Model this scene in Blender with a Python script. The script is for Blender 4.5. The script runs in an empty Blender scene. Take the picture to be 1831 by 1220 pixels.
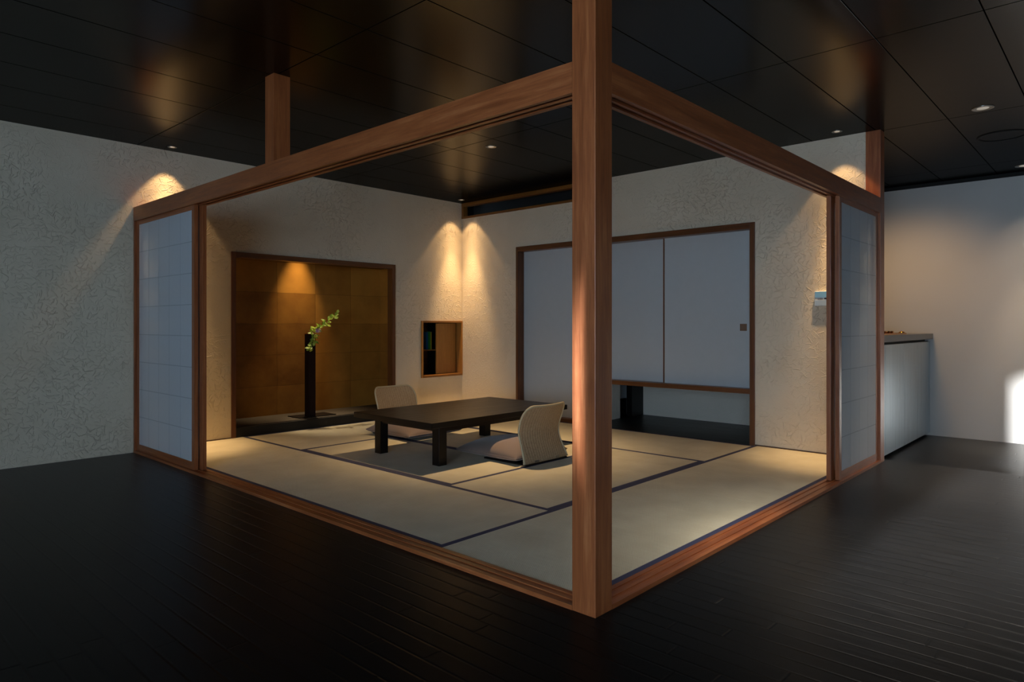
import bpy, bmesh, math, random
from mathutils import Vector, Matrix
random.seed(7)
sc = bpy.context.scene
col = sc.collection
PI = math.pi

# ---------------------------------------------------------------- place dimensions (metres)
XW = 3.70      # plaster partition with the closet
YW = 4.645     # long plaster wall with the alcove
H = 2.54       # ceiling
LB, LT = 1.905, 2.02   # lintel underside / top
XF = 6.20      # far white wall
ZL = -0.105    # floor level of the area by the counter
ZT = 0.015     # top of the tatami
XR, YF = -5.2, -5.2    # walls behind the camera

# ---------------------------------------------------------------- material helpers
def srgb(r, g, b):
    f = lambda c: (c/255/12.92) if c/255 <= .04045 else ((c/255+.055)/1.055)**2.4
    return (f(r), f(g), f(b), 1)

class NT:
    def __init__(s, name):
        s.m = bpy.data.materials.new(name); s.m.use_nodes = True
        s.t = s.m.node_tree; s.n = s.t.nodes; s.b = s.n['Principled BSDF']
    def new(s, typ, **kw):
        n = s.n.new(typ)
        for k, v in kw.items(): setattr(n, k, v)
        return n
    def link(s, a, b): s.t.links.new(a, b)
    def val(s, sock, v):
        if isinstance(v, bpy.types.NodeSocket): s.link(v, sock)
        else: sock.default_value = v
    def math(s, op, a, b=0.0, c=0.0, clamp=False):
        n = s.new('ShaderNodeMath', operation=op, use_clamp=clamp)
        s.val(n.inputs[0], a); s.val(n.inputs[1], b); s.val(n.inputs[2], c)
        return n.outputs[0]
    def vmath(s, op, a, b=(0, 0, 0)):
        n = s.new('ShaderNodeVectorMath', operation=op)
        s.val(n.inputs[0], a)
        s.val(n.inputs[1], b)
        return n.outputs[0]
    def pos(s): return s.new('ShaderNodeNewGeometry').outputs['Position']
    def objco(s): return s.new('ShaderNodeTexCoord').outputs['Object']
    def noise(s, vec, scale, detail=3, rough=.5, dist=0.0):
        n = s.new('ShaderNodeTexNoise'); s.link(vec, n.inputs['Vector'])
        n.inputs['Scale'].default_value = scale; n.inputs['Detail'].default_value = detail
        n.inputs['Roughness'].default_value = rough; n.inputs['Distortion'].default_value = dist
        return n.outputs[0]
    def ramp(s, fac, stops):
        n = s.new('ShaderNodeValToRGB'); s.link(fac, n.inputs[0])
        e = n.color_ramp.elements
        while len(e) < len(stops): e.new(.5)
        for i, (p, c) in enumerate(stops): e[i].position = p; e[i].color = c
        return n.outputs[0]
    def mix(s, fac, a, b, mode='MIX'):
        n = s.new('ShaderNodeMix', data_type='RGBA', blend_type=mode)
        s.val(n.inputs[0], fac); s.val(n.inputs[6], a); s.val(n.inputs[7], b)
        return n.outputs[2]
    def sep(s, v):
        n = s.new('ShaderNodeSeparateXYZ'); s.link(v, n.inputs[0]); return n.outputs
    def comb(s, x, y, z=0.0):
        n = s.new('ShaderNodeCombineXYZ')
        for i, v in enumerate((x, y, z)): s.val(n.inputs[i], v)
        return n.outputs[0]
    def smooth(s, v, lo, hi, a=0.0, b=1.0):
        n = s.new('ShaderNodeMapRange', interpolation_type='SMOOTHSTEP')
        s.val(n.inputs[0], v)
        for i, x in enumerate((lo, hi, a, b)): n.inputs[i+1].default_value = x
        return n.outputs[0]
    def bump(s, h, dist, strength=1.0):
        n = s.new('ShaderNodeBump'); s.link(h, n.inputs['Height'])
        n.inputs['Distance'].default_value = dist; n.inputs['Strength'].default_value = strength
        s.link(n.outputs[0], s.b.inputs['Normal']); return n
    def set(s, **kw):
        for k, v in kw.items():
            s.val(s.b.inputs[{'base': 'Base Color', 'rough': 'Roughness', 'metal': 'Metallic', 'spec': 'Specular IOR Level',
                              'coat': 'Coat Weight', 'sheen': 'Sheen Weight', 'emi': 'Emission Color', 'emis': 'Emission Strength',
                              'trans': 'Transmission Weight', 'coatr': 'Coat Roughness', 'aniso': 'Anisotropic'}[k]], v)
        return s.m

M = {}
def plaster(name, c_lo, c_hi, relief):
    t = NT(name); p = t.pos(); x, y, z = t.sep(p)
    u = t.math('ADD', x, y); uv = t.comb(u, z)
    sw = t.noise(uv, 1.1, 2)                       # slow swirl of the trowel
    total = None
    for i, (sc_, off, ln, wd) in enumerate(((14, 0, .034, .0024), (18, 3.7, .027, .0020), (22, 8.1, .023, .0017), (27, 5.3, .019, .0015), (33, 2.2, .015, .0013))):
        q = t.vmath('ADD', uv, (off, off*.7, 0))
        wob = t.noise(q, 22, 1)
        qw = t.vmath('ADD', q, t.comb(t.math('MULTIPLY', wob, .012), t.math('MULTIPLY', wob, -.008)))
        v = t.new('ShaderNodeTexVoronoi', voronoi_dimensions='2D', feature='F1'); t.link(qw, v.inputs['Vector'])
        v.inputs['Scale'].default_value = sc_; v.inputs['Randomness'].default_value = 1
        d = t.vmath('SUBTRACT', qw, v.outputs['Position'])
        dx, dy, _ = t.sep(d)
        cr, cg, cb = t.sep(v.outputs['Color'])
        ang = t.math('ADD', t.math('MULTIPLY', cr, 2.6), t.math('MULTIPLY', sw, 9.0))
        c, s_ = t.math('COSINE', ang), t.math('SINE', ang)
        a = t.math('ABSOLUTE', t.math('ADD', t.math('MULTIPLY', dx, c), t.math('MULTIPLY', dy, s_)))
        b = t.math('ABSOLUTE', t.math('SUBTRACT', t.math('MULTIPLY', dy, c), t.math('MULTIPLY', dx, s_)))
        m = t.math('MULTIPLY', t.smooth(a, ln*.6, ln, 1, 0), t.smooth(b, 0, wd*2.2, 1, 0))
        m = t.math('MULTIPLY', m, t.smooth(cg, .25, .8, .0, 1))
        total = m if total is None else t.math('ADD', total, t.math('MULTIPLY', m, .8))
    dens = t.smooth(t.noise(uv, 1.3, 3), .38, .60, .25, 1)
    hgt = t.math('ADD', t.math('MULTIPLY', total, dens), t.math('MULTIPLY', t.noise(uv, 60, 4, .65), .35))
    hgt = t.math('ADD', hgt, t.math('MULTIPLY', t.noise(uv, 9, 3, .5), .35))
    t.bump(hgt, relief, 1.0)
    base = t.mix(t.noise(uv, 3.0, 4), c_lo, c_hi)
    return t.set(base=base, rough=.9, spec=.2)
M['plaster'] = plaster('straw_plaster', srgb(206, 192, 168), srgb(220, 208, 186), .0040)
M['plaster_smooth'] = plaster('fine_plaster', srgb(200, 194, 180), srgb(208, 202, 188), .0012)

def wood(name, axis, dark, mid, light, rough=.38, mott=.5, coat=.0, gscale=1.0, spec=.6):
    t = NT(name); p = t.pos()
    st = [13*gscale]*3; st[axis] = .7*gscale
    q = t.vmath('MULTIPLY', p, tuple(st))
    g1 = t.noise(q, 3.0, 5, .6, .6)
    st2 = [60*gscale]*3; st2[axis] = 3*gscale
    g2 = t.noise(t.vmath('MULTIPLY', p, tuple(st2)), 3.0, 3, .6)
    m = t.noise(p, 3.2, 5, .65, .4)
    f = t.math('ADD', t.math('MULTIPLY', g1, .55), t.math('ADD', t.math('MULTIPLY', g2, .25), t.math('MULTIPLY', m, .25*mott*1.6)))
    c = t.ramp(f, [(.30, dark), (.52, mid), (.72, light)])
    t.bump(t.math('ADD', g2, t.math('MULTIPLY', m, .6)), .0006, .6)
    r = t.math('ADD', t.math('MULTIPLY', g1, .2), rough-.1)
    return t.set(base=c, rough=r, coat=coat, spec=spec)
D_, M_, L_ = srgb(104, 52, 24), srgb(150, 84, 44), srgb(184, 118, 70)
for i, a in enumerate('xyz'): M['wood_'+a] = wood('red_cedar_'+a, i, D_, M_, L_)
for i, a in enumerate('xyz'): M['frame_'+a] = wood('dark_red_cedar_'+a, i, srgb(66, 37, 15), srgb(98, 57, 25), srgb(122, 76, 38))
for i, a in enumerate('xyz'): M['trim_'+a] = wood('orange_pine_'+a, i, srgb(88, 54, 19), srgb(126, 82, 31), srgb(152, 104, 47))
D2, M2, L2 = srgb(8, 6, 5), srgb(13, 9, 8), srgb(21, 15, 12)
for i, a in enumerate('xyz'): M['dark_'+a] = wood('black_brown_lacquer_'+a, i, D2, M2, L2, rough=.40, mott=.3, spec=.3)
M['black_z'] = wood('ebonised_wood', 2, srgb(18, 9, 8), srgb(32, 17, 14), srgb(46, 26, 22), rough=.6, spec=.15)
M['niche_z'] = wood('honey_veneer', 2, srgb(134, 90, 36), srgb(160, 110, 48), srgb(182, 132, 64), rough=.5, gscale=1.5)

def gloss_mix(t, c, rough, fac):
    t.set(base=c, rough=.9, spec=0.0)
    g = t.new('ShaderNodeBsdfGlossy'); g.inputs['Color'].default_value = (1, 1, 1, 1); t.val(g.inputs['Roughness'], rough)
    for l in list(t.b.inputs['Normal'].links): t.link(l.from_socket, g.inputs['Normal'])
    m = t.new('ShaderNodeMixShader'); t.val(m.inputs[0], fac)
    t.link(t.b.outputs[0], m.inputs[1]); t.link(g.outputs[0], m.inputs[2])
    t.link(m.outputs[0], t.n['Material Output'].inputs[0]); return t.m
def floor_mat():
    t = NT('black_oak_planks'); p = t.pos(); x, y, z = t.sep(p)
    pw = .0782
    u = t.math('DIVIDE', t.math('ADD', x, 20.0), pw); iu = t.math('FLOOR', u); fu = t.math('SUBTRACT', u, iu)
    wn = t.new('ShaderNodeTexWhiteNoise', noise_dimensions='1D'); t.link(iu, wn.inputs['W'])
    v = t.math('DIVIDE', t.math('ADD', y, t.math('MULTIPLY', wn.outputs[0], 9.0)), .91); iv = t.math('FLOOR', v); fv = t.math('SUBTRACT', v, iv)
    e1 = t.math('MINIMUM', fu, t.math('SUBTRACT', 1.0, fu))
    e2 = t.math('MULTIPLY', t.math('MINIMUM', fv, t.math('SUBTRACT', 1.0, fv)), .91/pw)
    e = t.math('MINIMUM', e1, e2)
    gap = t.smooth(e, .004, .045, 1, 0)
    wn2 = t.new('ShaderNodeTexWhiteNoise', noise_dimensions='2D'); t.link(t.comb(iu, iv), wn2.inputs['Vector'])
    g = t.noise(t.vmath('ADD', t.vmath('MULTIPLY', p, (40, 2.5, 1)), t.comb(wn2.outputs[0], wn2.outputs[0])), 2.0, 4, .6)
    c = t.ramp(t.math('ADD', t.math('MULTIPLY', g, .6), t.math('MULTIPLY', wn2.outputs[0], .4)), [(.2, srgb(4, 5, 6)), (.8, srgb(10, 11, 13))])
    c = t.mix(gap, c, srgb(3, 3, 3))
    t.bump(t.math('ADD', t.math('MULTIPLY', g, .12), t.math('ADD', t.math('MULTIPLY', t.smooth(e, 0, .10), 1.0), t.math('MULTIPLY', wn2.outputs[0], .25))), .0016, .7)
    r = t.math('ADD', .24, t.math('MULTIPLY', g, .2))
    fr = t.new('ShaderNodeFresnel'); fr.inputs['IOR'].default_value = 1.35
    return gloss_mix(t, c, r, t.math('MULTIPLY', fr.outputs[0], .5))
M['floor'] = floor_mat()

def ceil_mat():
    t = NT('black_stained_ceiling_board'); p = t.pos(); x, y, z = t.sep(p)
    def edge(v, off, pitch):
        u = t.math('DIVIDE', t.math('ADD', v, 40*pitch-off), pitch); fr = t.math('FRACT', u)
        return t.math('MULTIPLY', t.math('MINIMUM', fr, t.math('SUBTRACT', 1.0, fr)), pitch), t.math('FLOOR', u)
    ex, ix = edge(x, .028, 1.857); ey, iy = edge(y, .035, .4645)
    e = t.math('MINIMUM', ex, ey)
    gap = t.smooth(e, .002, .0045, 1, 0)
    wn = t.new('ShaderNodeTexWhiteNoise', noise_dimensions='2D'); t.link(t.comb(ix, iy), wn.inputs['Vector'])
    g = t.noise(t.vmath('ADD', t.vmath('MULTIPLY', p, (2.0, 30, 1)), t.comb(wn.outputs[0], 0)), 2.0, 4, .6)
    c = t.ramp(g, [(.3, srgb(2, 2, 2)), (.7, srgb(5, 4, 4))])
    c = t.mix(gap, c, srgb(0, 0, 0))
    t.bump(t.math('SUBTRACT', t.math('MULTIPLY', g, .1), gap), .002, .5)
    return gloss_mix(t, c, .20, t.math('MULTIPLY', t.math('SUBTRACT', 1.0, gap), .085))
M['ceiling'] = ceil_mat()

def tatami(axis):
    t = NT('tatami_rush_'+'xy'[axis]); p = t.pos(); x, y, z = t.sep(p)
    lo, cr = (x, y) if axis == 0 else (y, x)
    w1 = t.math('SINE', t.math('MULTIPLY', lo, 2*PI/.0155))      # ribs across the mat
    w2 = t.math('SINE', t.math('MULTIPLY', cr, 2*PI/.0090))
    w = t.math('MULTIPLY', w1, w2)
    st = (3, 260, 1) if axis == 1 else (260, 3, 1)
    f = t.noise(t.vmath('MULTIPLY', p, st if axis == 1 else st), 1.0, 2)
    n = t.noise(p, 5, 4)
    k = t.math('ADD', t.math('MULTIPLY', f, .4), t.math('MULTIPLY', n, .6))
    c = t.ramp(k, [(.3, srgb(196, 187, 160)), (.7, srgb(218, 211, 186))])
    c = t.mix(t.math('MULTIPLY', t.smooth(w, -.6, .6, 1, 0), .10), c, srgb(120, 108, 76))
    t.bump(t.math('ADD', w, f), .0006, .8)
    return t.set(base=c, rough=.55, spec=.35, sheen=.1)
M['tatami_x'] = tatami(0); M['tatami_y'] = tatami(1)

def plain(name, c, rough=.6, metal=0.0, spec=.5, noise=.0, nscale=30, bump=0, **kw):
    t = NT(name); p = t.pos()
    base = c
    n = t.noise(p, nscale, 3)
    if noise: base = t.mix(t.math('MULTIPLY', n, noise), c, tuple(v*.45 for v in c[:3])+(1,))
    if bump: t.bump(n, bump, .7)
    return t.set(base=base, rough=rough, metal=metal, spec=spec, **kw)
M['heri'] = plain('indigo_brocade_border', srgb(56, 60, 92), .8, noise=.3, nscale=400, bump=.0005)
M['fusuma'] = plain('white_door_paper', srgb(182, 188, 190), .75, noise=.10, nscale=14, bump=.0008)
M['white_wall'] = plain('white_wallpaper', srgb(205, 200, 193), .85, noise=.08, nscale=200, bump=.0006)
M['silver'] = plain('brushed_silver', srgb(150, 148, 142), .3, 1.0, noise=.2, nscale=90)
M['black'] = plain('matt_black', srgb(10, 9, 9), .6, noise=.2)
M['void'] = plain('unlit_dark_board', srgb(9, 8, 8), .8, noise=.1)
M['counter'] = plain('grey_stone_top', srgb(92, 92, 92), .3, noise=.3, nscale=60)
M['brass_dull'] = plain('aged_copper_pull', srgb(132, 104, 84), .5, .4, noise=.2)
M['platform'] = plain('grey_brown_matting', srgb(78, 70, 60), .7, noise=.25, nscale=120)
M['brass'] = plain('polished_brass', srgb(214, 150, 78), .18, 1.0, noise=.1, nscale=8)
M['cushion'] = plain('taupe_cotton', srgb(116, 99, 90), .9, noise=.22, nscale=500, bump=.0006, sheen=.3)
M['piping'] = plain('taupe_piping', srgb(134, 118, 108), .85, noise=.2, nscale=300)
M['rim'] = plain('pale_rattan_rim', srgb(186, 172, 140), .55, noise=.35, nscale=120, bump=.0006)
M['panelwhite'] = plain('white_plastic', srgb(208, 214, 218), .25, noise=.04)
M['glassdark'] = plain('dark_display', srgb(24, 34, 44), .1, noise=.1)
M['stem'] = plain('brown_twig', srgb(92, 84, 50), .7, noise=.3)
M['flower'] = plain('lilac_petal', srgb(228, 176, 212), .6, noise=.3, nscale=60)
M['trimdark'] = plain('dark_skirting', srgb(70, 50, 36), .6, noise=.3)
for k, c in dict(blue=(40, 120, 215), teal=(30, 160, 160), green=(50, 175, 70), lime=(160, 205, 60), yellow=(230, 200, 70), white=(200, 196, 184)).items():
    M['book_'+k] = plain('book_cloth_'+k, srgb(*c), .6, noise=.15, nscale=50)

def leaf_mat():
    t = NT('spring_leaf'); p = t.pos()
    c = t.ramp(t.noise(p, 24, 2), [(.35, srgb(112, 150, 48)), (.65, srgb(200, 214, 88))])
    t.link(c, t.b.inputs['Base Color'])
    t.b.inputs['Roughness'].default_value = .5
    tr = t.new('ShaderNodeBsdfTranslucent'); t.link(c, tr.inputs[0])
    mx = t.new('ShaderNodeMixShader'); mx.inputs[0].default_value = .35
    t.link(t.b.outputs[0], mx.inputs[1]); t.link(tr.outputs[0], mx.inputs[2])
    t.link(mx.outputs[0], t.n['Material Output'].inputs[0]); return t.m
M['leaf'] = leaf_mat()

def paper_mat():
    t = NT('shoji_paper'); p = t.pos()
    n = t.noise(p, 40, 3)
    c = t.mix(t.math('MULTIPLY', n, .08), srgb(232, 238, 243), srgb(180, 188, 196))
    t.b.inputs['Roughness'].default_value = .8; t.link(c, t.b.inputs['Base Color']); t.b.inputs['Specular IOR Level'].default_value = .2
    tr = t.new('ShaderNodeBsdfTranslucent'); t.link(c, tr.inputs[0])
    tp = t.new('ShaderNodeBsdfTransparent')
    m1 = t.new('ShaderNodeMixShader'); m1.inputs[0].default_value = .45
    t.link(t.b.outputs[0], m1.inputs[1]); t.link(tr.outputs[0], m1.inputs[2])
    m2 = t.new('ShaderNodeMixShader'); m2.inputs[0].default_value = .19
    t.link(m1.outputs[0], m2.inputs[1]); t.link(tp.outputs[0], m2.inputs[2])
    t.link(m2.outputs[0], t.n['Material Output'].inputs[0]); return t.m
M['paper'] = paper_mat()

M['lattice_shade'] = plain('lattice_shade_on_paper', srgb(180, 187, 193), .8, noise=.1, spec=.1)  # darker paper tone standing in for the shade of the lattice behind
def gold_mat():
    t = NT('aged_gold_paper'); p = t.pos(); x, y, z = t.sep(p)
    u = t.math('ADD', x, y)
    def cell(v, off, pitch):
        q = t.math('DIVIDE', t.math('ADD', v, 20*pitch-off), pitch); i = t.math('FLOOR', q); f = t.math('FRACT', q)
        return i, f, t.math('MULTIPLY', t.math('MINIMUM', f, t.math('SUBTRACT', 1.0, f)), pitch)
    wob = t.math('MULTIPLY', t.math('SUBTRACT', t.noise(p, 5, 2), .5), .012)
    ix, fx, ex = cell(t.math('ADD', u, wob), 6.81, .455); iz, fz, ez = cell(t.math('ADD', z, wob), .41, .327)
    e = t.math('MINIMUM', ex, ez)
    wn = t.new('ShaderNodeTexWhiteNoise', noise_dimensions='2D'); t.link(t.comb(ix, iz), wn.inputs['Vector'])
    n = t.noise(p, 2.5, 4, .6)
    k = t.math('ADD', t.math('MULTIPLY', wn.outputs[0], .4), t.math('MULTIPLY', n, .6))
    c = t.ramp(k, [(.25, srgb(126, 80, 26)), (.75, srgb(208, 148, 62))])
    c = t.mix(t.smooth(e, .0008, .004, .45, 0), c, srgb(60, 34, 14))
    t.bump(t.math('ADD', t.math('MULTIPLY', t.smooth(e, 0, .008), .5), t.math('MULTIPLY', t.noise(p, 12, 3), .5)), .0012, .5)
    return t.set(base=c, rough=.5, metal=.25, spec=.4)
M['gold'] = gold_mat()

def rattan():
    t = NT('woven_rattan'); p = t.pos(); x, y, z = t.sep(p)
    a = t.math('SINE', t.math('MULTIPLY', x, 2*PI/.012)); b = t.math('SINE', t.math('MULTIPLY', z, 2*PI/.006))
    w = t.math('MULTIPLY', a, b)
    rib = t.smooth(t.math('SINE', t.math('MULTIPLY', x, 2*PI/.026)), .2, 1)
    n = t.noise(p, 90, 3)
    c = t.ramp(t.math('ADD', t.math('MULTIPLY', w, .22), t.math('ADD', .2, t.math('MULTIPLY', n, .5))), [(.15, srgb(124, 99, 72)), (.6, srgb(192, 168, 134))])
    c = t.mix(t.math('MULTIPLY', rib, .25), c, srgb(208, 186, 158))
    t.bump(t.math('ADD', w, rib), .0012, .9)
    return t.set(base=c, rough=.65, spec=.3)
M['rattan'] = rattan()

def cab_mat():
    t = NT('brushed_grey_laminate'); p = t.pos()
    g = t.noise(t.vmath('MULTIPLY', p, (90, 90, .8)), 1.5, 4, .65)
    c = t.ramp(g, [(.3, srgb(150, 164, 172)), (.7, srgb(196, 210, 218))])
    t.bump(g, .0005, .5)
    return t.set(base=c, rough=t.math('ADD', .22, t.math('MULTIPLY', g, .16)), metal=.8, spec=.5)
M['cab'] = cab_mat()
def emit(name, c, s):
    t = NT(name); n = t.noise(t.pos(), 50, 1)
    return t.set(base=(.8, .8, .8, 1), emi=t.mix(t.math('MULTIPLY', n, .05), c, (1, 1, 1, 1)), emis=s)
M['screen'] = plain('pale_blue_screen', srgb(128, 184, 224), .2, noise=.1)
M['screen_dim'] = plain('pale_grey_screen', srgb(168, 190, 210), .2, noise=.1)
M['lamp'] = emit('lamp_face', (1, .86, .68, 1), .22)

# ---------------------------------------------------------------- mesh helpers
def bx(bm, x0, x1, y0, y1, z0, z1, bev=0.0):
    vs = [bm.verts.new((x, y, z)) for x in (x0, x1) for y in (y0, y1) for z in (z0, z1)]
    F = [(0, 1, 3, 2), (4, 6, 7, 5), (0, 4, 5, 1), (2, 3, 7, 6), (0, 2, 6, 4), (1, 5, 7, 3)]
    fs = [bm.faces.new([vs[i] for i in f]) for f in F]
    if bev:
        es = list({e for f in fs for e in f.edges})
        bmesh.ops.bevel(bm, geom=es, offset=bev, segments=2, profile=.6, affect='EDGES')

def prism(bm, pts, z0, z1):
    lo = [bm.verts.new((x, y, z0)) for x, y in pts]; hi = [bm.verts.new((x, y, z1)) for x, y in pts]
    n = len(pts)
    bm.faces.new(lo[::-1]); bm.faces.new(hi)
    for i in range(n): bm.faces.new([lo[i], lo[(i+1) % n], hi[(i+1) % n], hi[i]])

def lathe(bm, prof, cx, cy, n=40):
    rings = []
    for r, z in prof:
        rings.append([bm.verts.new((cx+r*math.cos(2*PI*k/n), cy+r*math.sin(2*PI*k/n), z)) for k in range(n)])
    for a, b in zip(rings, rings[1:]):
        for k in range(n): bm.faces.new([a[k], a[(k+1) % n], b[(k+1) % n], b[k]])
    return rings

def disc(bm, cx, cy, z, r, n=40):
    bm.faces.new([bm.verts.new((cx+r*math.cos(2*PI*k/n), cy+r*math.sin(2*PI*k/n), z)) for k in range(n)])

def tube(bm, pts, r, n=8, closed=False):
    P = [Vector(p) for p in pts]; rings = []; N = len(P)
    for i, p in enumerate(P):
        if closed: d = (P[(i+1) % N]-P[i-1])
        else: d = P[min(i+1, N-1)]-P[max(i-1, 0)]
        d.normalize()
        a = d.cross(Vector((0, 0, 1)))
        if a.length < .1: a = d.cross(Vector((1, 0, 0)))
        a.normalize(); b = d.cross(a)
        rr = r[i] if isinstance(r, (list, tuple)) else r
        rings.append([bm.verts.new(p+a*rr*math.cos(2*PI*k/n)+b*rr*math.sin(2*PI*k/n)) for k in range(n)])
    R = list(zip(rings, rings[1:]))
    if closed: R.append((rings[-1], rings[0]))
    for A, B in R:
        for k in range(n): bm.faces.new([A[k], A[(k+1) % n], B[(k+1) % n], B[k]])
    if not closed:
        bm.faces.new(rings[0][::-1]); bm.faces.new(rings[-1])

def obj(name, bm, mat, parent=None, smooth=False, origin=None):
    bmesh.ops.recalc_face_normals(bm, faces=bm.faces)
    me = bpy.data.meshes.new(name)
    if origin is None and parent is None:
        zs = [v.co.z for v in bm.verts]; xs = [v.co.x for v in bm.verts]; ys = [v.co.y for v in bm.verts]
        origin = ((min(xs)+max(xs))/2, (min(ys)+max(ys))/2, min(zs))
    if parent is not None: origin = tuple(world_loc(parent))
    bmesh.ops.translate(bm, verts=bm.verts, vec=-Vector(origin))
    bm.to_mesh(me); bm.free(); me.materials.append(mat)
    for p in me.polygons: p.use_smooth = smooth
    o = bpy.data.objects.new(name, me); col.objects.link(o)
    if parent is None: o.location = origin
    else: o.parent = parent
    return o

def world_loc(o):
    v = Vector(o.location)
    while o.parent: o = o.parent; v += Vector(o.location)
    return v

def tag(o, label, cat, group=None):
    o['label'] = label; o['category'] = cat
    if group: o['group'] = group
    return o

def thing(name, label, cat, loc, group=None):
    o = bpy.data.objects.new(name, None); o.empty_display_size = .1; col.objects.link(o); o.location = loc
    return tag(o, label, cat, group)

def box(name, mat, parent, *c, bev=0.0):
    bm = bmesh.new(); bx(bm, *c, bev=bev); return obj(name, bm, M[mat], parent)

def struct(name, bm, mat, parent=None):
    o = obj(name, bm, M[mat] if isinstance(mat, str) else mat, parent); o['kind'] = 'structure'; return o

def sbox(name, mat, *c):
    bm = bmesh.new(); bx(bm, *c); return struct(name, bm, mat)

def slab(bm, axis, p0, p1, us, vs, holes):
    """wall slab normal to axis (0 = x, 1 = y) with rectangular holes in (u, z)"""
    us = sorted(set(us)); vs = sorted(set(vs))
    P = lambda d, u, v: (d, u, v) if axis == 0 else (u, d, v)
    def solid(i, j):
        if i < 0 or j < 0 or i >= len(us)-1 or j >= len(vs)-1: return False
        cu, cv = (us[i]+us[i+1])/2, (vs[j]+vs[j+1])/2
        return not any(a < cu < b and c < cv < d for a, b, c, d in holes)
    cache = {}
    def V(d, u, v):
        k = (round(d, 5), round(u, 5), round(v, 5))
        if k not in cache: cache[k] = bm.verts.new(P(d, u, v))
        return cache[k]
    for i in range(len(us)-1):
        for j in range(len(vs)-1):
            if not solid(i, j): continue
            a, b, c, d = us[i], us[i+1], vs[j], vs[j+1]
            for pp in (p0, p1): bm.faces.new([V(pp, a, c), V(pp, b, c), V(pp, b, d), V(pp, a, d)])
            if not solid(i-1, j): bm.faces.new([V(p0, a, c), V(p1, a, c), V(p1, a, d), V(p0, a, d)])
            if not solid(i+1, j): bm.faces.new([V(p0, b, c), V(p1, b, c), V(p1, b, d), V(p0, b, d)])
            if not solid(i, j-1): bm.faces.new([V(p0, a, c), V(p1, a, c), V(p1, b, c), V(p0, b, c)])
            if not solid(i, j+1): bm.faces.new([V(p0, a, d), V(p1, a, d), V(p1, b, d), V(p0, b, d)])

def wall(name, mat, axis, p0, p1, u0, u1, z0, z1, holes=()):
    bm = bmesh.new()
    slab(bm, axis, p0, p1, [u0, u1]+[h for q in holes for h in q[:2]], [z0, z1]+[h for q in holes for h in q[2:]], holes)
    return struct(name, bm, mat)

# ---------------------------------------------------------------- room shell
bm = bmesh.new()
bx(bm, XR-.2, 3.9, YF-.2, YW+.8, -.12, 0.0)
bx(bm, 3.9, XF+.2, YF-.2, YW+.8, -.22, ZL)
struct('floor', bm, 'floor')
sbox('ceiling', 'ceiling', XR-.2, XF+.2, YF-.2, YW+.8, H, H+.12)
# long wall with alcove and small niche
TOK = (.860, 2.630, 0.0, 1.675)          # opening
NIC = (3.075, 3.685, .455, 1.085)
wall('wall_left', 'plaster', 1, YW, YW+.07, XR, XW+.06, 0, H, [(.83, 2.66, 0, 1.71), NIC])
# partition with closet; ends at the corner post
CL = (.99, 3.725, 0, 1.925)
wall('wall_right', 'plaster', 0, XW, XW+.06, .105, YW, 0, H, [CL, (2.62, 4.625, 2.36, 2.535)])
wall('wall_partition', 'white_wall', 0, XW+.06, XW+.10, .105, 1.0, 0, H)
wall('wall_far', 'white_wall', 0, XF, XF+.1, YF, YW+.8, ZL, 2.503)
sbox('trim_1', 'void', XF-.012, XF+.1, YF, YW+.8, 2.503, H)
wall('wall_kitchen', 'white_wall', 1, .80, .88, 5.0, XF, ZL, H)
# walls behind the camera, with the windows that let the daylight in
WX = [(-4.0, -2.7, .10, 2.30), (-2.6, -1.3, .10, 2.30), (-1.15, -.245, .48, 1.575), (0, .65, .10, 2.30)]  # third opening is unseen, added to shape the sun patch on the far wall
wall('wall_rear', 'white_wall', 0, XR-.12, XR, YF, YW+.8, 0, H, WX)
WY = []
wall('wall_front', 'white_wall', 1, YF-.12, YF, XR-.12, XF+.1, ZL, H, WY)
def window_frame(i, axis, a, b, c, d):
    bm = bmesh.new(); t = .04
    P0, P1 = (XR-.10, XR-.04) if axis == 0 else (YF-.10, YF-.04)
    for (u0, u1, z0, z1) in ((a, a+t, c, d), (b-t, b, c, d), (a+t, b-t, c, c+t), (a+t, b-t, d-t, d)):
        if axis == 0: bx(bm, P0, P1, u0, u1, z0, z1)
        else: bx(bm, u0, u1, P0, P1, z0, z1)
    struct('window_%d' % i, bm, 'black')
k = 1
for q in WX: window_frame(k, 0, *q); k += 1  # the third frame belongs to the added unseen opening
for q in WY: window_frame(k, 1, *q); k += 1
# outer skin behind the recesses
sbox('wall_back', 'void', XW+.10, 6.3, YW+.02, YW+.06, ZL, H)

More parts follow.
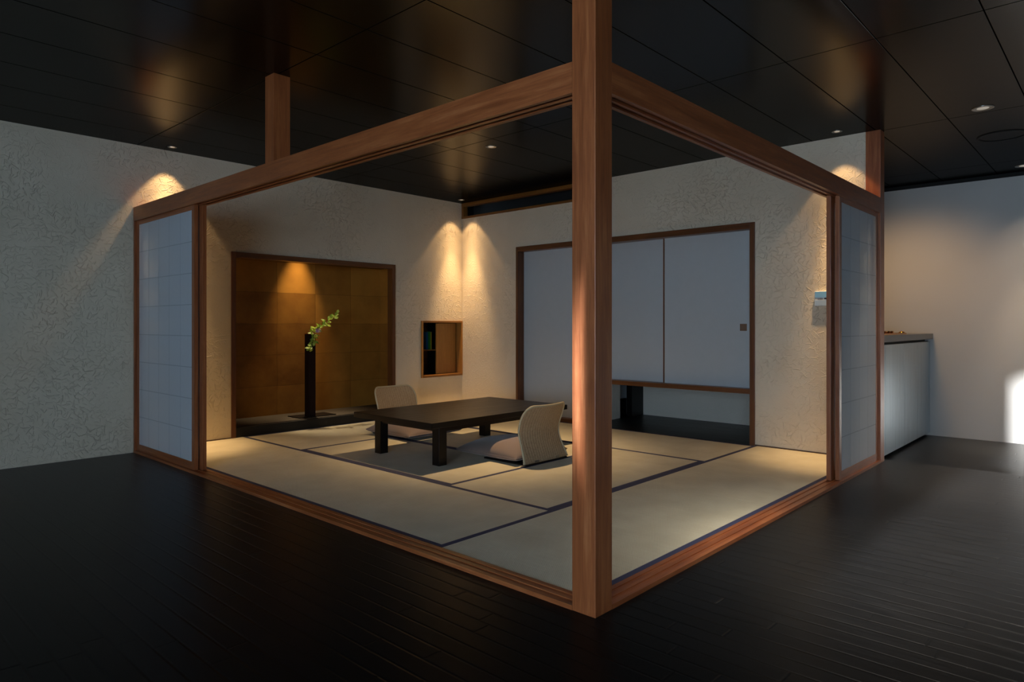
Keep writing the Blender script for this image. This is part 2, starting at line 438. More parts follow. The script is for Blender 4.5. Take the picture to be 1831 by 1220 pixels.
# ---------------------------------------------------------------- timber frame
def timber(name, mat, label, cat, c, bev=.0025, **k):
    bm = bmesh.new(); bx(bm, *c, bev=bev); return tag(obj(name, bm, M[mat]), label, cat, **k)
timber('timber_post', 'wood_z', 'thick reddish square timber post standing at the near corner of the tatami room', 'post', (0, .105, 0, .105, 0, H))
timber('timber_post', 'wood_z', 'reddish timber post at the end of the plaster partition beside the counter', 'post', (XW, XW+.105, 0, .105, 0, H))
timber('timber_strut', 'wood_z', 'short timber strut rising from the left beam to the black ceiling', 'post', (0, .105, 2.315, 2.42, LT, H))
def beam(name, axis, a, b, label):
    """lintel with two sliding grooves in its underside; profile extruded along the axis"""
    prof = [(0, LB), (.018, LB), (.018, LB+.012), (.046, LB+.012), (.046, LB), (.058, LB), (.058, LB+.012), (.086, LB+.012), (.086, LB), (.105, LB), (.105, LT), (0, LT)]
    bm = bmesh.new()
    P = (lambda s, q, z: (q, s, z)) if axis == 1 else (lambda s, q, z: (s, q, z))
    A = [bm.verts.new(P(a, q, z)) for q, z in prof]; B = [bm.verts.new(P(b, q, z)) for q, z in prof]
    bm.faces.new(A); bm.faces.new(B[::-1])
    for i in range(len(prof)): bm.faces.new([A[i], A[(i+1) % len(prof)], B[(i+1) % len(prof)], B[i]])
    return tag(obj(name, bm, M['wood_y' if axis == 1 else 'wood_x']), label, 'beam')
beam('lintel_beam', 1, .105, YW, 'long grooved timber beam over the left opening, from the corner post to the alcove wall')
beam('lintel_beam', 0, .105, XW, 'grooved timber beam over the right opening, from the corner post to the partition post')
def sill(axis, a, b, label):
    zt = .018
    prof = [(0, 0), (0, zt), (.020, zt), (.020, zt-.004), (.042, zt-.004), (.042, zt), (.060, zt), (.060, zt-.004), (.082, zt-.004), (.082, zt), (.105, zt), (.105, 0)]
    bm = bmesh.new()
    P = (lambda s, q, z: (q, s, z)) if axis == 1 else (lambda s, q, z: (s, q, z))
    A = [bm.verts.new(P(a, q, z)) for q, z in prof]; B = [bm.verts.new(P(b, q, z)) for q, z in prof]
    bm.faces.new(A); bm.faces.new(B[::-1])
    for i in range(len(prof)): bm.faces.new([A[i], A[(i+1) % len(prof)], B[(i+1) % len(prof)], B[i]])
    return tag(obj('door_sill', bm, M['wood_y' if axis == 1 else 'wood_x']), label, 'sill')
sill(1, .105, YW, 'grooved timber threshold on the floor along the left edge of the tatami')
sill(0, .105, XW, 'grooved timber threshold on the floor along the right edge of the tatami')
timber('timber_jamb', 'wood_z', 'slim timber jamb against the plaster wall at the far end of the left shoji', 'jamb', (0, .105, YW-.022, YW, .018, LB))
# narrow base strips
sbox('baseboard_right', 'trimdark', XW-.008, XW, .105, .99, ZT, ZT+.010)
sbox('baseboard_left', 'trimdark', .105, .83, YW-.008, YW, ZT, ZT+.008)

# ---------------------------------------------------------------- tatami mats
mats = [  # x0,x1,y0,y1,long axis,label
    (.105, 1.885, .105, .985, 0, 'tatami mat just behind the near corner post, meeting both thresholds'),
    (1.885, 3.70, .105, .985, 0, 'tatami mat along the right threshold reaching the plaster partition'),
    (.105, .96, .985, 2.80, 1, 'tatami mat along the middle of the left threshold'),
    (.105, .96, 2.80, YW, 1, 'tatami mat along the left threshold reaching the alcove wall'),
    (.96, 2.755, .985, 1.86, 0, 'tatami mat in front of the near legless chair'),
    (.96, 1.86, 1.86, 3.64, 1, 'tatami mat under the left half of the low table'),
    (1.86, 2.755, 1.86, 3.64, 1, 'tatami mat under the right half of the low table'),
    (.96, 2.755, 3.64, YW, 0, 'tatami mat in front of the gold alcove'),
    (2.755, XW-.015, .985, 2.80, 1, 'tatami mat along the open foot of the hanging closet'),
    (2.755, XW-.015, 2.80, YW, 1, 'tatami mat in the far corner below the small wall niche')]
for x0, x1, y0, y1, ax, lab in mats:
    t = thing('tatami_mat', lab, 'tatami mat', ((x0+x1)/2, (y0+y1)/2, 0), 'tatami mats covering the room floor')
    g = .0008; hw = .034
    bm = bmesh.new()
    if ax == 0:
        bx(bm, x0+g, x1-g, y0+hw, y1-hw, 0, ZT)
        obj('rush_surface', bm, M['tatami_x'], t)
        for a, b in ((y0+g, y0+hw), (y1-hw, y1-g)):
            bm = bmesh.new(); bx(bm, x0+g, x1-g, a, b, 0, ZT+.0008); obj('cloth_border', bm, M['heri'], t)
    else:
        bx(bm, x0+hw, x1-hw, y0+g, y1-g, 0, ZT)
        obj('rush_surface', bm, M['tatami_y'], t)
        for a, b in ((x0+g, x0+hw), (x1-hw, x1-g)):
            bm = bmesh.new(); bx(bm, a, b, y0+g, y1-g, 0, ZT+.0008); obj('cloth_border', bm, M['heri'], t)

# ---------------------------------------------------------------- shoji screens
def shoji(axis, s0, s1, d0, cols, label, sw=.045):
    """s0..s1 along the opening, d0 = outer face of the panel"""
    z0, z1 = .019, LB+.006; th = .028
    c = ((s0+s1)/2, d0+th/2) if axis == 0 else (d0+th/2, (s0+s1)/2)
    t = thing('shoji_screen', label, 'shoji screen', (c[0], c[1], z0))
    def B(bm, a, b, p, q, z, w, bev=0.0):
        if axis == 0: bx(bm, a, b, p, q, z, w, bev=bev)
        else: bx(bm, p, q, a, b, z, w, bev=bev)
    wz = 'wood_z'; wl = 'wood_x' if axis == 0 else 'wood_y'
    for a, b in ((s0, s0+sw), (s1-sw, s1)):
        bm = bmesh.new(); B(bm, a, b, d0, d0+th, z0, z1, .002); obj('stile', bm, M[wz], t)
    bm = bmesh.new(); B(bm, s0+sw, s1-sw, d0+.001, d0+th-.001, z0, .074); obj('bottom_rail', bm, M[wl], t)
    bm = bmesh.new(); B(bm, s0+sw, s1-sw, d0+.001, d0+th-.001, 1.872, z1); obj('top_rail', bm, M[wl], t)
    bm = bmesh.new(); B(bm, s0+sw, s1-sw, d0+.004, d0+.0045, .074, 1.872); obj('paper', bm, M['paper'], t)
    bm = bmesh.new()
    n = cols
    for i in range(1, n):
        u = s0+sw+(s1-s0-2*sw)*i/n; B(bm, u-.003, u+.003, d0+.0065, d0+.018, .074, 1.872)
    for j in range(1, 8):
        z = .074+(1.798)*j/8
        for i in range(n):
            ua = s0+sw+(s1-s0-2*sw)*i/n+.003; ub = s0+sw+(s1-s0-2*sw)*(i+1)/n-.003
            B(bm, ua, ub, d0+.007, d0+.0175, z-.003, z+.003)
    obj('lattice', bm, M['frame_z'], t)
    bm = bmesh.new()          # darker strips painted in as the lattice bars showing through the paper
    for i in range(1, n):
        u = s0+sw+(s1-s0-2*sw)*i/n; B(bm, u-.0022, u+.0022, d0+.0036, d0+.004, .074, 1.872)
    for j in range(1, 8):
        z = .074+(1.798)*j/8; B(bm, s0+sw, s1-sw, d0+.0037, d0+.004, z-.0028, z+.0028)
    obj('lattice_shade_lines', bm, M['lattice_shade'], t)
    return t
shoji(1, 3.485, YW-.024, .018, 5, 'white paper shoji screen in the outer track of the left opening')
shoji(1, 3.442, YW-.08, .0585, 5, 'shoji screen slid behind the outer one in the left opening, only its stile showing', .085)
shoji(0, 2.785, XW-.001, .018, 4, 'white paper shoji screen in the outer track of the right opening beside the counter')
shoji(0, 2.737, XW-.08, .0585, 4, 'shoji screen slid behind the outer one in the right opening, only its stile showing', .085)

# ---------------------------------------------------------------- alcove (tokonoma)
YB = 5.23
al = thing('wall_alcove', 'recessed alcove lined with patched gold paper, dark timber frame and black front board', 'alcove', (1.745, YW+.03, 0))
box('jamb', 'frame_z', al, .818, .860, YW-.012, YW+.075, ZT, 1.722, bev=.0015)
box('jamb', 'frame_z', al, 2.632, 2.676, YW-.012, YW+.075, ZT, 1.722, bev=.0015)
box('header', 'frame_x', al, .860, 2.632, YW-.012, YW+.075, 1.675, 1.722, bev=.0015)
box('front_board', 'black', al, .860, 2.632, YW-.004, YW+.055, ZT, .105, bev=.002)
box('platform', 'platform' if 'platform' in M else 'counter', al, .80, 2.93, YW+.075, YB, .05, .105)
bm = bmesh.new(); bx(bm, .80, 2.90, YB, YB+.02, .105, 2.2); obj('back_panel', bm, M['gold'], al)
box('side_panel', 'gold', al, .78, .80, YW+.075, YB+.02, .05, 2.2)
box('side_panel', 'gold', al, 2.90, 2.92, YW+.075, YB+.02, .105, 2.2)
box('ceiling_panel', 'void', al, .78, 2.92, YW+.071, YB+.02, 2.2, 2.22)

# base plate, vase, branch
timber('vase_plate', 'dark_x', 'thin dark wooden board under the tall vase in the alcove', 'tray', (1.575, 2.0, 4.765, 5.0, .105, .114), bev=.002)
va = thing('tall_vase', 'tall slender dark wooden column vase standing in the gold alcove', 'vase', (1.74, 4.80, .114))
vx0, vx1, vy0, vy1 = 1.682, 1.762, 4.772, 4.852
bm = bmesh.new(); bx(bm, vx0, vx1, vy0, vy1, .114, .955, bev=.004); obj('column', bm, M['black_z'], va)
bm = bmesh.new()
for c in ((vx0-.001, vx1+.001, vy0-.001, vy0+.008), (vx0-.001, vx1+.001, vy1-.008, vy1+.001), (vx0-.001, vx0+.008, vy0+.008, vy1-.008), (vx1-.008, vx1+.001, vy0+.008, vy1-.008)):
    bx(bm, *c, .955, .962)
obj('rim', bm, M['brass'], va)
br = thing('flower_branch', 'leafy green sprig with small lilac flowers leaning out of the tall vase', 'flower branch', (1.73, 4.80, .96))
cx_, cy_ = (vx0+vx1)/2, (vy0+vy1)/2
main = [(cx_, cy_, .90), (cx_+.005, cy_-.03, .975), (cx_+.04, cy_-.07, 1.01), (cx_+.11, cy_-.10, 1.06), (cx_+.19, cy_-.10, 1.12), (cx_+.26, cy_-.09, 1.165)]
drop = [(cx_+.005, cy_-.03, .975), (cx_, cy_-.065, .965), (cx_-.005, cy_-.085, .90), (cx_-.03, cy_-.09, .85), (cx_-.045, cy_-.09, .81)]
def curve_pts(P, n=14):
    out = []
    for i in range(n):
        t_ = i/(n-1)*(len(P)-1); k = min(int(t_), len(P)-2); f = t_-k
        out.append(Vector(P[k]).lerp(Vector(P[k+1]), f))
    return out
bm = bmesh.new()
tube(bm, curve_pts(main), [.003*(1-.6*i/13) for i in range(14)], 6); tube(bm, curve_pts(drop), .0018, 6)
obj('stem', bm, M['stem'], br, True)
def leaf(bm, p, d, L, W, up):
    d = d.normalized(); s = d.cross(up).normalized(); n = s.cross(d)
    mid = []; lf = []; rt = []
    N = 5
    for i in range(N+1):
        t_ = i/N; w = W*math.sin(PI*min(1, t_*.93+.03))**.8*(1 if t_ < 1 else 0)
        c = p+d*L*t_+n*(-.25*L*t_*t_)
        mid.append(bm.verts.new(c-n*w*.2)); lf.append(bm.verts.new(c+s*w+n*w*.15)); rt.append(bm.verts.new(c-s*w+n*w*.15))
    for i in range(N):
        bm.faces.new([mid[i], mid[i+1], lf[i+1], lf[i]]); bm.faces.new([rt[i], rt[i+1], mid[i+1], mid[i]])
bm = bmesh.new()
rnd = random.Random(3)
for P, cnt, lo in ((main, 54, .22), (drop, 40, .08)):
    cp = curve_pts(P, 60)
    for i in range(cnt):
        k = int((lo+(1-lo)*i/(cnt-1))*58); p = cp[k]
        base = (cp[min(k+1, 59)]-cp[max(k-1, 0)]).normalized()
        d = base*.7+Vector((rnd.uniform(-1, 1), rnd.uniform(-1, 1), rnd.uniform(-.6, 1)))
        leaf(bm, p+d.normalized()*rnd.uniform(0, .02), d, rnd.uniform(.034, .058), rnd.uniform(.011, .017), Vector((rnd.uniform(-.6, .6), -1, .8)))
obj('leaves', bm, M['leaf'], br, True)
bm = bmesh.new()
for j in range(8):
    c = Vector((cx_+.045+rnd.uniform(-.03, .025), cy_-.085+rnd.uniform(-.02, .01), .995+rnd.uniform(-.012, .018)))
    for a in range(5):
        an = a*2*PI/5+rnd.random(); leaf(bm, c, Vector((math.cos(an), -.3, math.sin(an))), .015, .007, Vector((0, -1, .2)))
obj('flowers', bm, M['flower'], br, True)

# ---------------------------------------------------------------- small wall niche with sliding door and books
nx0, nx1, nz0, nz1 = 3.050, XW-.002, .438, 1.100
nc = thing('wall_niche', 'small square wall niche with honey wood frame in the far corner', 'niche', (3.37, YW+.2, nz0))
f = .026
box('frame_side', 'niche_z', nc, nx0, nx0+f, YW-.014, YW+.085, nz0, nz1, bev=.0012)
box('frame_side', 'niche_z', nc, nx1-.018, nx1, YW-.014, YW+.085, nz0, nz1, bev=.0012)
box('frame_top', 'trim_x', nc, nx0+f, nx1-.018, YW-.014, YW+.085, nz1-.022, nz1, bev=.0012)
box('frame_sill', 'trim_x', nc, nx0+f, nx1-.018, YW-.018, YW+.085, nz0, nz0+.024, bev=.0012)
box('sliding_door', 'niche_z', nc, 3.36, 3.675, YW+.088, YW+.103, nz0+.026, nz1-.03)
bm = bmesh.new()
bx(bm, nx0, nx1+.3, YW+.44, YW+.455, nz0-.02, nz1+.02)
bx(bm, 2.96, nx0, YW+.075, YW+.44, nz0-.02, nz1+.02); bx(bm, nx1+.3, nx1+.315, YW+.075, YW+.44, nz0-.02, nz1+.02)
bx(bm, nx0, nx1+.3, YW+.086, YW+.44, nz1, nz1+.02); bx(bm, nx0, nx1+.3, YW+.086, YW+.44, nz0-.02, nz0)
obj('interior_box', bm, M['trim_x'], nc)
box('divider', 'dark_z', nc, 3.522, 3.536, YW+.25, YW+.44, nz0, nz1)
box('shelf', 'niche_z', nc, nx0, 3.522, YW+.25, YW+.44, .737, .751)
bk = [('yellow', .014), ('lime', .011), ('green', .015), ('green', .014), ('teal', .010), ('blue', .016), ('blue', .013)]
xk = 3.462
names = ['yellow book at the right end of the row in the wall niche', 'yellow-green thin book next to the yellow one in the wall niche',
         'green book, right of two, in the wall niche row', 'green book, left of two, in the wall niche row', 'thin teal book between green and blue ones in the wall niche',
         'blue book beside the teal one in the wall niche', 'blue book leftmost in the wall niche row, at the frame']
for (c, w), lab in zip(bk, names):
    hh = .215+random.uniform(-.006, .012)
    t = thing('book', lab, 'book', (xk-w/2, YW+.36, .751), 'books in the wall niche')
    box('cover', 'book_'+c, t, xk-w+.0008, xk-.0008, YW+.29, YW+.43, .751, .751+hh)
    box('pages', 'book_white', t, xk-w+.002, xk-.002, YW+.291, YW+.4305, .753, .7525+hh)
    xk -= w

# ---------------------------------------------------------------- closet with sliding doors and open foot
cl = thing('sliding_closet', 'built-in closet with white paper sliding doors, brown frame and open low recess', 'closet', (XW+.5, 2.36, ZT))
XD = XW+.085
box('header', 'frame_y', cl, XW-.014, XW+.13, 1.018, 3.71, 1.882, 1.936, bev=.002)
box('jamb', 'frame_z', cl, XW-.014, XW+.13, .974, 1.018, ZT, 1.936, bev=.002)
box('jamb', 'frame_z', cl, XW-.014, XW+.13, 3.71, 3.741, ZT, 1.936, bev=.002)
box('middle_post', 'frame_z', cl, XW-.010, XW+.13, 2.80, 2.875, ZT, 1.882, bev=.002)
box('bottom_rail', 'frame_y', cl, XW-.012, XW+.13, 1.018, 2.80, .455, .497, bev=.002)
box('floor_rail', 'frame_y', cl, XW-.008, XW+.13, 2.875, 3.71, ZT, .052, bev=.002)
box('cabinet_floor', 'dark_y', cl, XW+.13, 4.80, 1.018, 2.80, .455, .485)
def fusuma(y0, y1, z0, z1, x0, hy, hz, edge):
    p = box('sliding_door', 'fusuma', cl, x0, x0+.022, y0+.004, y1-.004, z0, z1)
    if edge: box('edge_strip', 'frame_z', p, x0-.003, x0+.023, edge-.007, edge+.007, z0, z1)
    bm = bmesh.new(); s = .031
    for c in ((hy-s, hy-s+.006, hz-s, hz+s), (hy+s-.006, hy+s, hz-s, hz+s), (hy-s+.006, hy+s-.006, hz-s, hz-s+.006), (hy-s+.006, hy+s-.006, hz+s-.006, hz+s)):
        bx(bm, x0-.004, x0, c[0], c[1], c[2], c[3])
    bx(bm, x0-.0012, x0, hy-s+.006, hy+s-.006, hz-s+.006, hz+s-.006)
    h = obj('handle', bm, M['brass_dull'] if 'brass_dull' in M else M['silver'], p)
fusuma(1.018, 1.915, .497, 1.882, XD, 1.115, 1.030, 1.905)
fusuma(1.895, 2.80, .497, 1.882, XD+.028, 2.705, 1.030, None)
fusuma(2.875, 3.71, .052, 1.882, XD, 2.975, .888, None)
# recess below the hanging closet
bm = bmesh.new(); bx(bm, XW, 4.80, .99, 2.80, 0, ZT); obj('recess_floor', bm, M['dark_y'], cl)
wall('wall_recess_back', 'plaster_smooth', 0, 4.80, 4.86, .93, 3.8, 0, .455)
wall('wall_recess_near', 'plaster_smooth', 1, .93, .99, XW+.06, 4.80, 0, 2.0)
wall('wall_recess_side', 'plaster_smooth', 1, 2.785, 2.83, XW+.13, 4.36, 0, .455)
box('recess_post', 'dark_z', cl, 4.56, 4.80, 2.76, 2.83, ZT, .455)
box('recess_board', 'dark_x', cl, 4.30, 4.66, 2.90, 2.92, ZT, .205)
box('recess_panel', 'fusuma', cl, 4.30, 4.9, 2.92, 2.94, ZT, .455)

# transom slot near the ceiling
ts = thing('transom_vent', 'long narrow dark slot with wooden frame under the ceiling above the closet', 'vent', (XW, 3.6, 2.35))
box('top_rail', 'trim_y', ts, XW-.012, XW+.06, 2.60, YW-.001, 2.500, H-.001, bev=.001)
box('bottom_rail', 'trim_y', ts, XW-.012, XW+.06, 2.60, YW-.001, 2.350, 2.376, bev=.001)
box('end_piece', 'trim_z', ts, XW-.010, XW+.06, 4.608, YW-.001, 2.376, 2.500)
box('end_piece', 'trim_z', ts, XW-.010, XW+.06, 2.60, 2.635, 2.376, 2.500)
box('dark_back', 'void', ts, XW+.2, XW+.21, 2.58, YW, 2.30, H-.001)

# ---------------------------------------------------------------- wall control panel
cp = thing('control_panel', 'pale blue-white wall control panel on the plaster beside the right shoji', 'control panel', (XW, .40, 1.26))
box('body', 'panelwhite', cp, XW-.018, XW, .325, .478, 1.204, 1.322, bev=.003)
box('screen', 'screen', cp, XW-.0195, XW-.018, .330, .473, 1.272, 1.318)
box('display', 'glassdark', cp, XW-.0205, XW-.018, .345, .402, 1.258, 1.268)
for i in range(3): box('button', 'silver', cp, XW-.0200, XW-.018, .444-.014*i, .452-.014*i, 1.255, 1.264)
box('lower_flap', 'screen_dim', cp, XW-.0195, XW-.018, .330, .473, 1.208, 1.248)

# ---------------------------------------------------------------- low table
TX0, TX1, TY0, TY1, TZ = 1.142, 2.690, 2.225, 3.180, .355
tb = thing('low_table', 'long low dark brown table with stout square legs standing on the tatami', 'table', ((TX0+TX1)/2, (TY0+TY1)/2, ZT))
box('tabletop', 'dark_x', tb, TX0, TX1, TY0, TY1, TZ-.042, TZ, bev=.004)
lx0, lx1, ly0, ly1, lw = 1.292, 2.552, 2.320, 3.105, .075
for nm, c in (('apron', (lx0+lw, lx1-lw, ly0+.015, ly0+.040)), ('apron', (lx0+lw, lx1-lw, ly1-.040, ly1-.015)), ('apron', (lx0+.015, lx0+.040, ly0+lw, ly1-lw)), ('apron', (lx1-.040, lx1-.015, ly0+lw, ly1-lw))):
    box(nm, 'dark_x', tb, *c, TZ-.092, TZ-.042)
for i in (0, 1):
    for j in (0, 1):
        x = lx0 if i == 0 else lx1-lw; y = ly0 if j == 0 else ly1-lw
        pts = [(x, y), (x+lw, y), (x+lw, y+lw), (x, y+lw)]
        k = {(0, 0): 0, (1, 0): 1, (1, 1): 2, (0, 1): 3}[(i, j)]
        P = []
        for q, pt in enumerate(pts):
            if q == k:
                a, b = Vector(pts[q-1]), Vector(pts[(q+1) % 4]); p = Vector(pt)
                P += [tuple(p+(a-p).normalized()*.0008), tuple(p+(b-p).normalized()*.0008)]
            else: P.append(pt)
        bm = bmesh.new(); prism(bm, P, ZT+.001, TZ-.042); obj('leg', bm, M['dark_z'], tb)

# ---------------------------------------------------------------- legless chairs and cushions
def back_pt(s, v, sgn, cx, cy):
    """s -1..1 across, v 0..1 up"""
    z = ZT+.012+v*.425
    fwd = .060*math.sin(min(1, v/.52)*PI/2)**1.4 if v < .52 else .060-.092*((v-.52)/.48)**1.5
    half = .252-.024*math.sin(PI*min(1, v/.75))-.028*max(0, (v-.55)/.45)
    x = cx+s*half
    y = cy+sgn*(fwd+.032*s*s*(.3+.7*v))
    z -= .006*(1-s*s)*max(0, v-.5)*2
    return Vector((x, y, z))
def chair(cx, cy, sgn, label, L=1.0):
    t = thing('legless_chair', label, 'chair', (cx, cy+sgn*.2, ZT), 'legless rattan floor chairs at the table')
    U, V = 26, 26
    def outline(s, v):   # round the two upper corners
        r = .16
        if v > 1-r and abs(s) > 1-r*1.6:
            a = (abs(s)-(1-r*1.6))/(r*1.6); b = (v-(1-r))/r
            m = max(a, b); l = math.hypot(a, b)
            if l > 0:
                k = m/l
                a, b = a*k, b*k
            s = math.copysign((1-r*1.6)+a*r*1.6, s); v = (1-r)+b*r
        return s, v
    bm = bmesh.new(); th = .007
    gf = {}; 
    for side in (0, 1):
        for i in range(U+1):
            for j in range(V+1):
                s, v = outline(-1+2*i/U, j/V); p = back_pt(s, v, sgn, cx, cy)
                gf[side, i, j] = bm.verts.new(p+Vector((0, -sgn*th*side, 0)))
    for side in (0, 1):
        for i in range(U):
            for j in range(V): bm.faces.new([gf[side, i, j], gf[side, i+1, j], gf[side, i+1, j+1], gf[side, i, j+1]])
    for i in range(U):
        for j in (0, V): bm.faces.new([gf[0, i, j], gf[0, i+1, j], gf[1, i+1, j], gf[1, i, j]])
    for j in range(V):
        for i in (0, U): bm.faces.new([gf[0, i, j], gf[0, i, j+1], gf[1, i, j+1], gf[1, i, j]])
    obj('backrest', bm, M['rattan'], t, True)
    path = [outline(-1, j/V) for j in range(V+1)]+[outline(-1+2*i/U, 1) for i in range(1, U+1)]+[outline(1, j/V) for j in range(V-1, -1, -1)]
    pts = [back_pt(s, v, sgn, cx, cy)+Vector((0, -sgn*th/2, 0)) for s, v in path]
    keep = [pts[0]]
    for p in pts[1:]:
        if (p-keep[-1]).length > .004: keep.append(p)
    bm = bmesh.new(); tube(bm, keep, .0085, 10); obj('rim', bm, M['rim'], t, True)
    y0, y1 = sorted((cy-sgn*.01, cy+sgn*.44))
    bm = bmesh.new(); bx(bm, cx-.235, cx+.235, y0, y1, ZT+.0005, ZT+.012, bev=.003); obj('seat_board', bm, M['dark_x'], t)
    for sx in (-.12, .12): box('bracket', 'silver', t, cx+sx-.02, cx+sx+.02, cy-sgn*.004-.004, cy-sgn*.004+.006, ZT+.012, ZT+.03)
    return t
chair(1.962, 1.852, 1, 'legless rattan-backed chair on the near side of the low table, its woven back to us')
chair(2.105, 3.93, -1, 'legless rattan-backed chair on the alcove side of the low table, facing us')

def cushion(cx, cy, hx, hy, T, label, rot=0.0, seed=0, lift=0.0):
    z0 = ZT+.0135
    t = thing('floor_cushion', label, 'cushion', (cx, cy, z0), 'taupe floor cushions on the legless chairs')
    EH = .040; N = 28; bm = bmesh.new(); G = {}
    rr = random.Random(seed); ph = [rr.uniform(0, 6) for _ in range(6)]
    ca, sa = math.cos(rot), math.sin(rot)
    def shape(u, v):
        pin = 1-.055*(1-abs(u)**2)*(abs(v)**3); pin2 = 1-.055*(1-abs(v)**2)*(abs(u)**3)
        x, y = u*hx*pin2, v*hy*pin
        return cx+x*ca-y*sa, cy+x*sa+y*ca
    for side in (0, 1):
        for i in range(N+1):
            for j in range(N+1):
                u = math.sin((i/N-.5)*PI); v = math.sin((j/N-.5)*PI)
                e = max(0, (1-abs(u)**2.6))*max(0, (1-abs(v)**2.6)); e = e**.46
                w = .05*math.sin(5*u+ph[0])*math.cos(4*v+ph[1])
                top = T*.62*e*(1+w)+EH; bot = EH*(1-e**.5)
                x, y = shape(u, v)
                mid = lift*max(0, u*0+(-v if cy > 2.7 else v)*0)
                G[side, i, j] = (x, y, z0+(top if side else bot)+(0 if e > 1e-9 else 0))
    ver = {}
    for k, c in G.items():
        s, i, j = k
        if i in (0, N) or j in (0, N):
            kk = ('e', i, j)
            if kk not in ver: ver[kk] = bm.verts.new((c[0], c[1], z0+EH))
            ver[k] = ver[kk]
        else: ver[k] = bm.verts.new(c)
    for s in (0, 1):
        for i in range(N):
            for j in range(N):
                q = [ver[s, i, j], ver[s, i+1, j], ver[s, i+1, j+1], ver[s, i, j+1]]
                if len(set(q)) == 4:
                    try: bm.faces.new(q)
                    except ValueError: pass
    obj('cover', bm, M['cushion'], t, True)
    loop = [(i, 0) for i in range(N)]+[(N, j) for j in range(N)]+[(i, N) for i in range(N, 0, -1)]+[(0, j) for j in range(N, 0, -1)]
    pts = []
    for i, j in loop:
        x, y = shape(math.sin((i/N-.5)*PI), math.sin((j/N-.5)*PI)); p = Vector((x, y, z0+EH))
        if not pts or (p-pts[-1]).length > .003: pts.append(p)
    bm = bmesh.new(); tube(bm, pts, .0032, 6, closed=True); obj('piping', bm, M['piping'], t, True)
cushion(1.975, 2.225, .305, .320, .150, 'taupe floor cushion lying on the near legless chair', .0, 2)
cushion(2.090, 3.590, .315, .325, .150, 'taupe floor cushion lying on the far legless chair, partly behind the table leg', .0, 5)

# ---------------------------------------------------------------- counter unit at the right
kt = thing('counter_cabinet', 'grey brushed low cabinet row with flush doors against the far white wall', 'cabinet', (5.0, .45, ZL))
box('carcass', 'black', kt, 3.83, XF-.002, .171, .76, -.060, .885)
box('plinth', 'black', kt, 3.83, XF-.002, .235, .75, ZL, -.060)
for i, (a, b) in enumerate(((3.83, 4.45), (4.45, 5.101), (5.101, 5.615), (5.615, XF-.03))):
    box('door', 'cab', kt, a+.003, b-.003, .150, .1705, -.068, .878)
timber('counter_worktop', 'counter', 'thick grey worktop lying on the cabinet row', 'worktop', (3.82, XF-.002, .125, .78, .905, .962), bev=.003)
box('worktop_support', 'black', kt, 3.85, XF-.002, .20, .74, .885, .905)
tr = thing('brass_tray', 'low shiny brass tray on the grey counter top beside the timber post', 'tray', (4.9, .28, .962))
bm = bmesh.new()
bx(bm, 4.45, 5.32, .18, .40, .962, .966)
for c in ((4.45, 5.32, .18, .184), (4.45, 5.32, .396, .40), (4.45, 4.454, .184, .396), (5.316, 5.32, .184, .396)): bx(bm, *c, .966, .976)
obj('tray_body', bm, M['brass'], tr)
for k, (x, lab) in enumerate(((4.80, 'small brass cup on the tray, nearest the timber post'), (4.955, 'small brass cup on the tray, between two others'), (5.06, 'small brass cup on the tray, farthest from the post'))):
    bm = bmesh.new(); lathe(bm, [(.0, .966), (.022, .966), (.028, .985), (.030, .994), (.027, .994), (.020, .972), (.0, .970)], x, .26, 24)
    bmesh.ops.remove_doubles(bm, verts=bm.verts, dist=1e-5)
    tag(obj('brass_cup', bm, M['brass'], None, True), lab, 'cup', 'brass cups on the tray')
bm = bmesh.new(); lathe(bm, [(.0, .962), (.030, .962), (.034, .972), (.020, .986), (.008, .990), (.0, .992)], 5.50, .26, 24)
bmesh.ops.remove_doubles(bm, verts=bm.verts, dist=1e-5)
tag(obj('brass_bowl', bm, M['brass'], None, True), 'small upturned brass bowl on the grey counter beyond the tray', 'bowl')

# ---------------------------------------------------------------- ceiling fixtures and light
def spot(name, loc, power, half, blend=.25, colr=(1, .70, .40), size=.02, target=None):
    l = bpy.data.lights.new(name, 'SPOT'); l.energy = power; l.spot_size = 2*math.radians(half); l.spot_blend = blend
    l.color = colr; l.shadow_soft_size = size
    o = bpy.data.objects.new(name, l); col.objects.link(o); o.location = loc
    if target is not None: o.rotation_euler = (Vector(target)-Vector(loc)).to_track_quat('-Z', 'Y').to_euler()
    return o
def downlight(x, y, r, label, power, half=36, blend=.3, colr=(1, .70, .40), core=1.0):
    t = thing('ceiling_downlight', label, 'downlight', (x, y, H), 'recessed round ceiling downlights')
    bm = bmesh.new(); lathe(bm, [(r*.86, H-.001), (r*.90, H-.004), (r, H-.003), (r, H-.0002)], x, y); obj('trim_ring', bm, M['silver'], t, True)
    bm = bmesh.new(); lathe(bm, [(r*.86, H-.0035), (r*.55, H-.0008)], x, y); obj('reflector', bm, M['silver'], t, True)
    bm = bmesh.new(); disc(bm, x, y, H-.001, r*.55); obj('lamp_face', bm, M['lamp'], t)
    if power:
        spot('downlight_beam', (x, y, H-.012), power*.11, half, blend, colr)
        spot('downlight_mid', (x, y, H-.012), power*.42, half-9, 1.0, colr)
        spot('downlight_core', (x, y, H-.012), power*core*2.0, half-19, 1.0, colr)
WARM = (1, .64, .31)
downlight(.251, 4.499, .036, 'silver downlight over the left shoji by the plaster wall', 125, 37, .25, WARM)
downlight(2.05, 2.531, .045, 'silver downlight above the low table', 145, 52, .6, (1, .67, .35), .5)
downlight(3.519, 4.463, .038, 'silver downlight in the far corner above the wall niche', 110, 38, .25, WARM)
downlight(3.534, .262, .038, 'silver downlight above the right shoji by the timber post', 90, 37, .25, WARM)
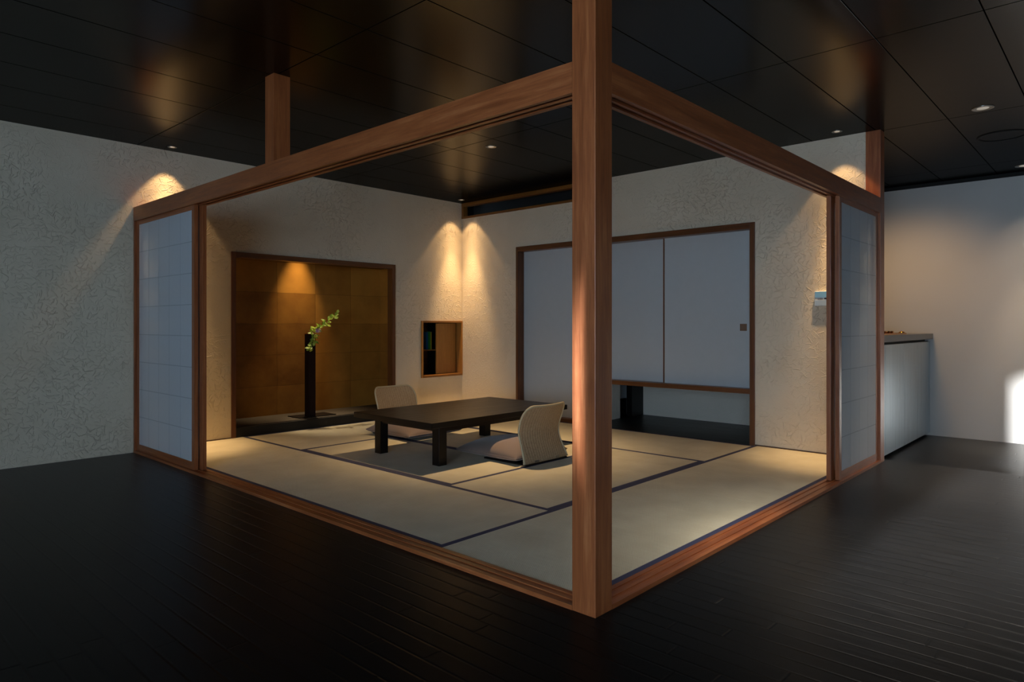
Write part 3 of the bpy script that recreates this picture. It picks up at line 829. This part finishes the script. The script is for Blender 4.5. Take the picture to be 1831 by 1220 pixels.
downlight(3.62, -.655, .066, 'large silver downlight outside the right beam', 110, 42, .8, (1, .85, .68), .4)
downlight(1.34, -.655, .066, 'large silver downlight in front of the right beam, above the dark floor', 235, 42, .8, (1, .90, .78), .4)
downlight(-.94, -.655, .066, 'large silver downlight above the dark floor in front of the corner post', 10, 42, .8, (1, .92, .84), .4)
downlight(5.90, -.66, .066, 'large silver downlight at the right edge, near the far white wall', 55, 37, .6, (1, .78, .55))
spot('counter_light', (4.9, .30, H-.012), 80, 50, 1.0, WARM, .22, (6.2, .30, .75))
bm = bmesh.new(); lathe(bm, [(.150, H-.0005), (.150, H-.006), (.165, H-.006), (.168, H-.0005)], 4.54, -.655, 60)
cv = thing('ceiling_cover', 'round flush black cover plate in the ceiling between two large downlights', 'ceiling cover', (4.54, -.655, H))
obj('ring', bm, M['void'], cv, True)
bm = bmesh.new(); disc(bm, 4.54, -.655, H-.002, .150, 60); obj('plate', bm, M['ceiling'], cv)
# concealed lamp inside the alcove
spot('alcove_wall_lamp', (1.82, 5.04, 2.17), 88, 24, 1.0, (1, .72, .40), .02, (1.80, 5.16, .3))
spot('alcove_lamp', (1.80, 4.95, 2.17), 60, 17, .8, (1, .78, .50), .012, (1.86, 4.66, .6))
# spot lamp standing in for low sun, trimmed by the small added rear window
spot('sun_standin', (-14.0, -.05, 2.32), 75000, 3.2, .3, (.92, .96, 1.0), .10, (XF, -.95, .2))

w = bpy.data.worlds.new('sky'); sc.world = w; w.use_nodes = True
bg = w.node_tree.nodes['Background']; bg.inputs[0].default_value = (.58, .775, 1.0, 1); bg.inputs[1].default_value = 9.0
def portal(axis, a, b, c, d):
    l = bpy.data.lights.new('window_portal', 'AREA'); l.shape = 'RECTANGLE'; l.size = b-a; l.size_y = d-c; l.cycles.is_portal = True
    o = bpy.data.objects.new('window_portal', l); col.objects.link(o)
    if axis == 0: o.location = (XR-.13, (a+b)/2, (c+d)/2); o.rotation_euler = Vector((1, 0, 0)).to_track_quat('-Z', 'Z').to_euler()
    else: o.location = ((a+b)/2, YF-.13, (c+d)/2); o.rotation_euler = Vector((0, 1, 0)).to_track_quat('-Z', 'Z').to_euler()
for q in WX: portal(0, *q)
for q in WY: portal(1, *q)

# ---------------------------------------------------------------- camera
cam = bpy.data.cameras.new('camera'); co = bpy.data.objects.new('camera', cam); col.objects.link(co); sc.camera = co
a = math.radians(42.639)
co.location = (-1.9762, -1.4145, 1.05)
co.rotation_euler = (PI/2, 0, a-PI/2)
cam.sensor_width = 36; cam.lens = 1206.54/1831*36
cam.shift_y = -(610-581.55)/1831
cam.clip_start = .05
sc.view_settings.view_transform = 'Standard'; sc.view_settings.look = 'None'
sc.view_settings.gamma = 1; sc.view_settings.use_curve_mapping = False
sc.view_settings.exposure = 0.3
sc.cycles.max_bounces = 8; sc.cycles.diffuse_bounces = 4; sc.cycles.caustics_reflective = False; sc.cycles.caustics_refractive = False
sc.cycles.sample_clamp_indirect = 4
sc.cycles.use_denoising = True
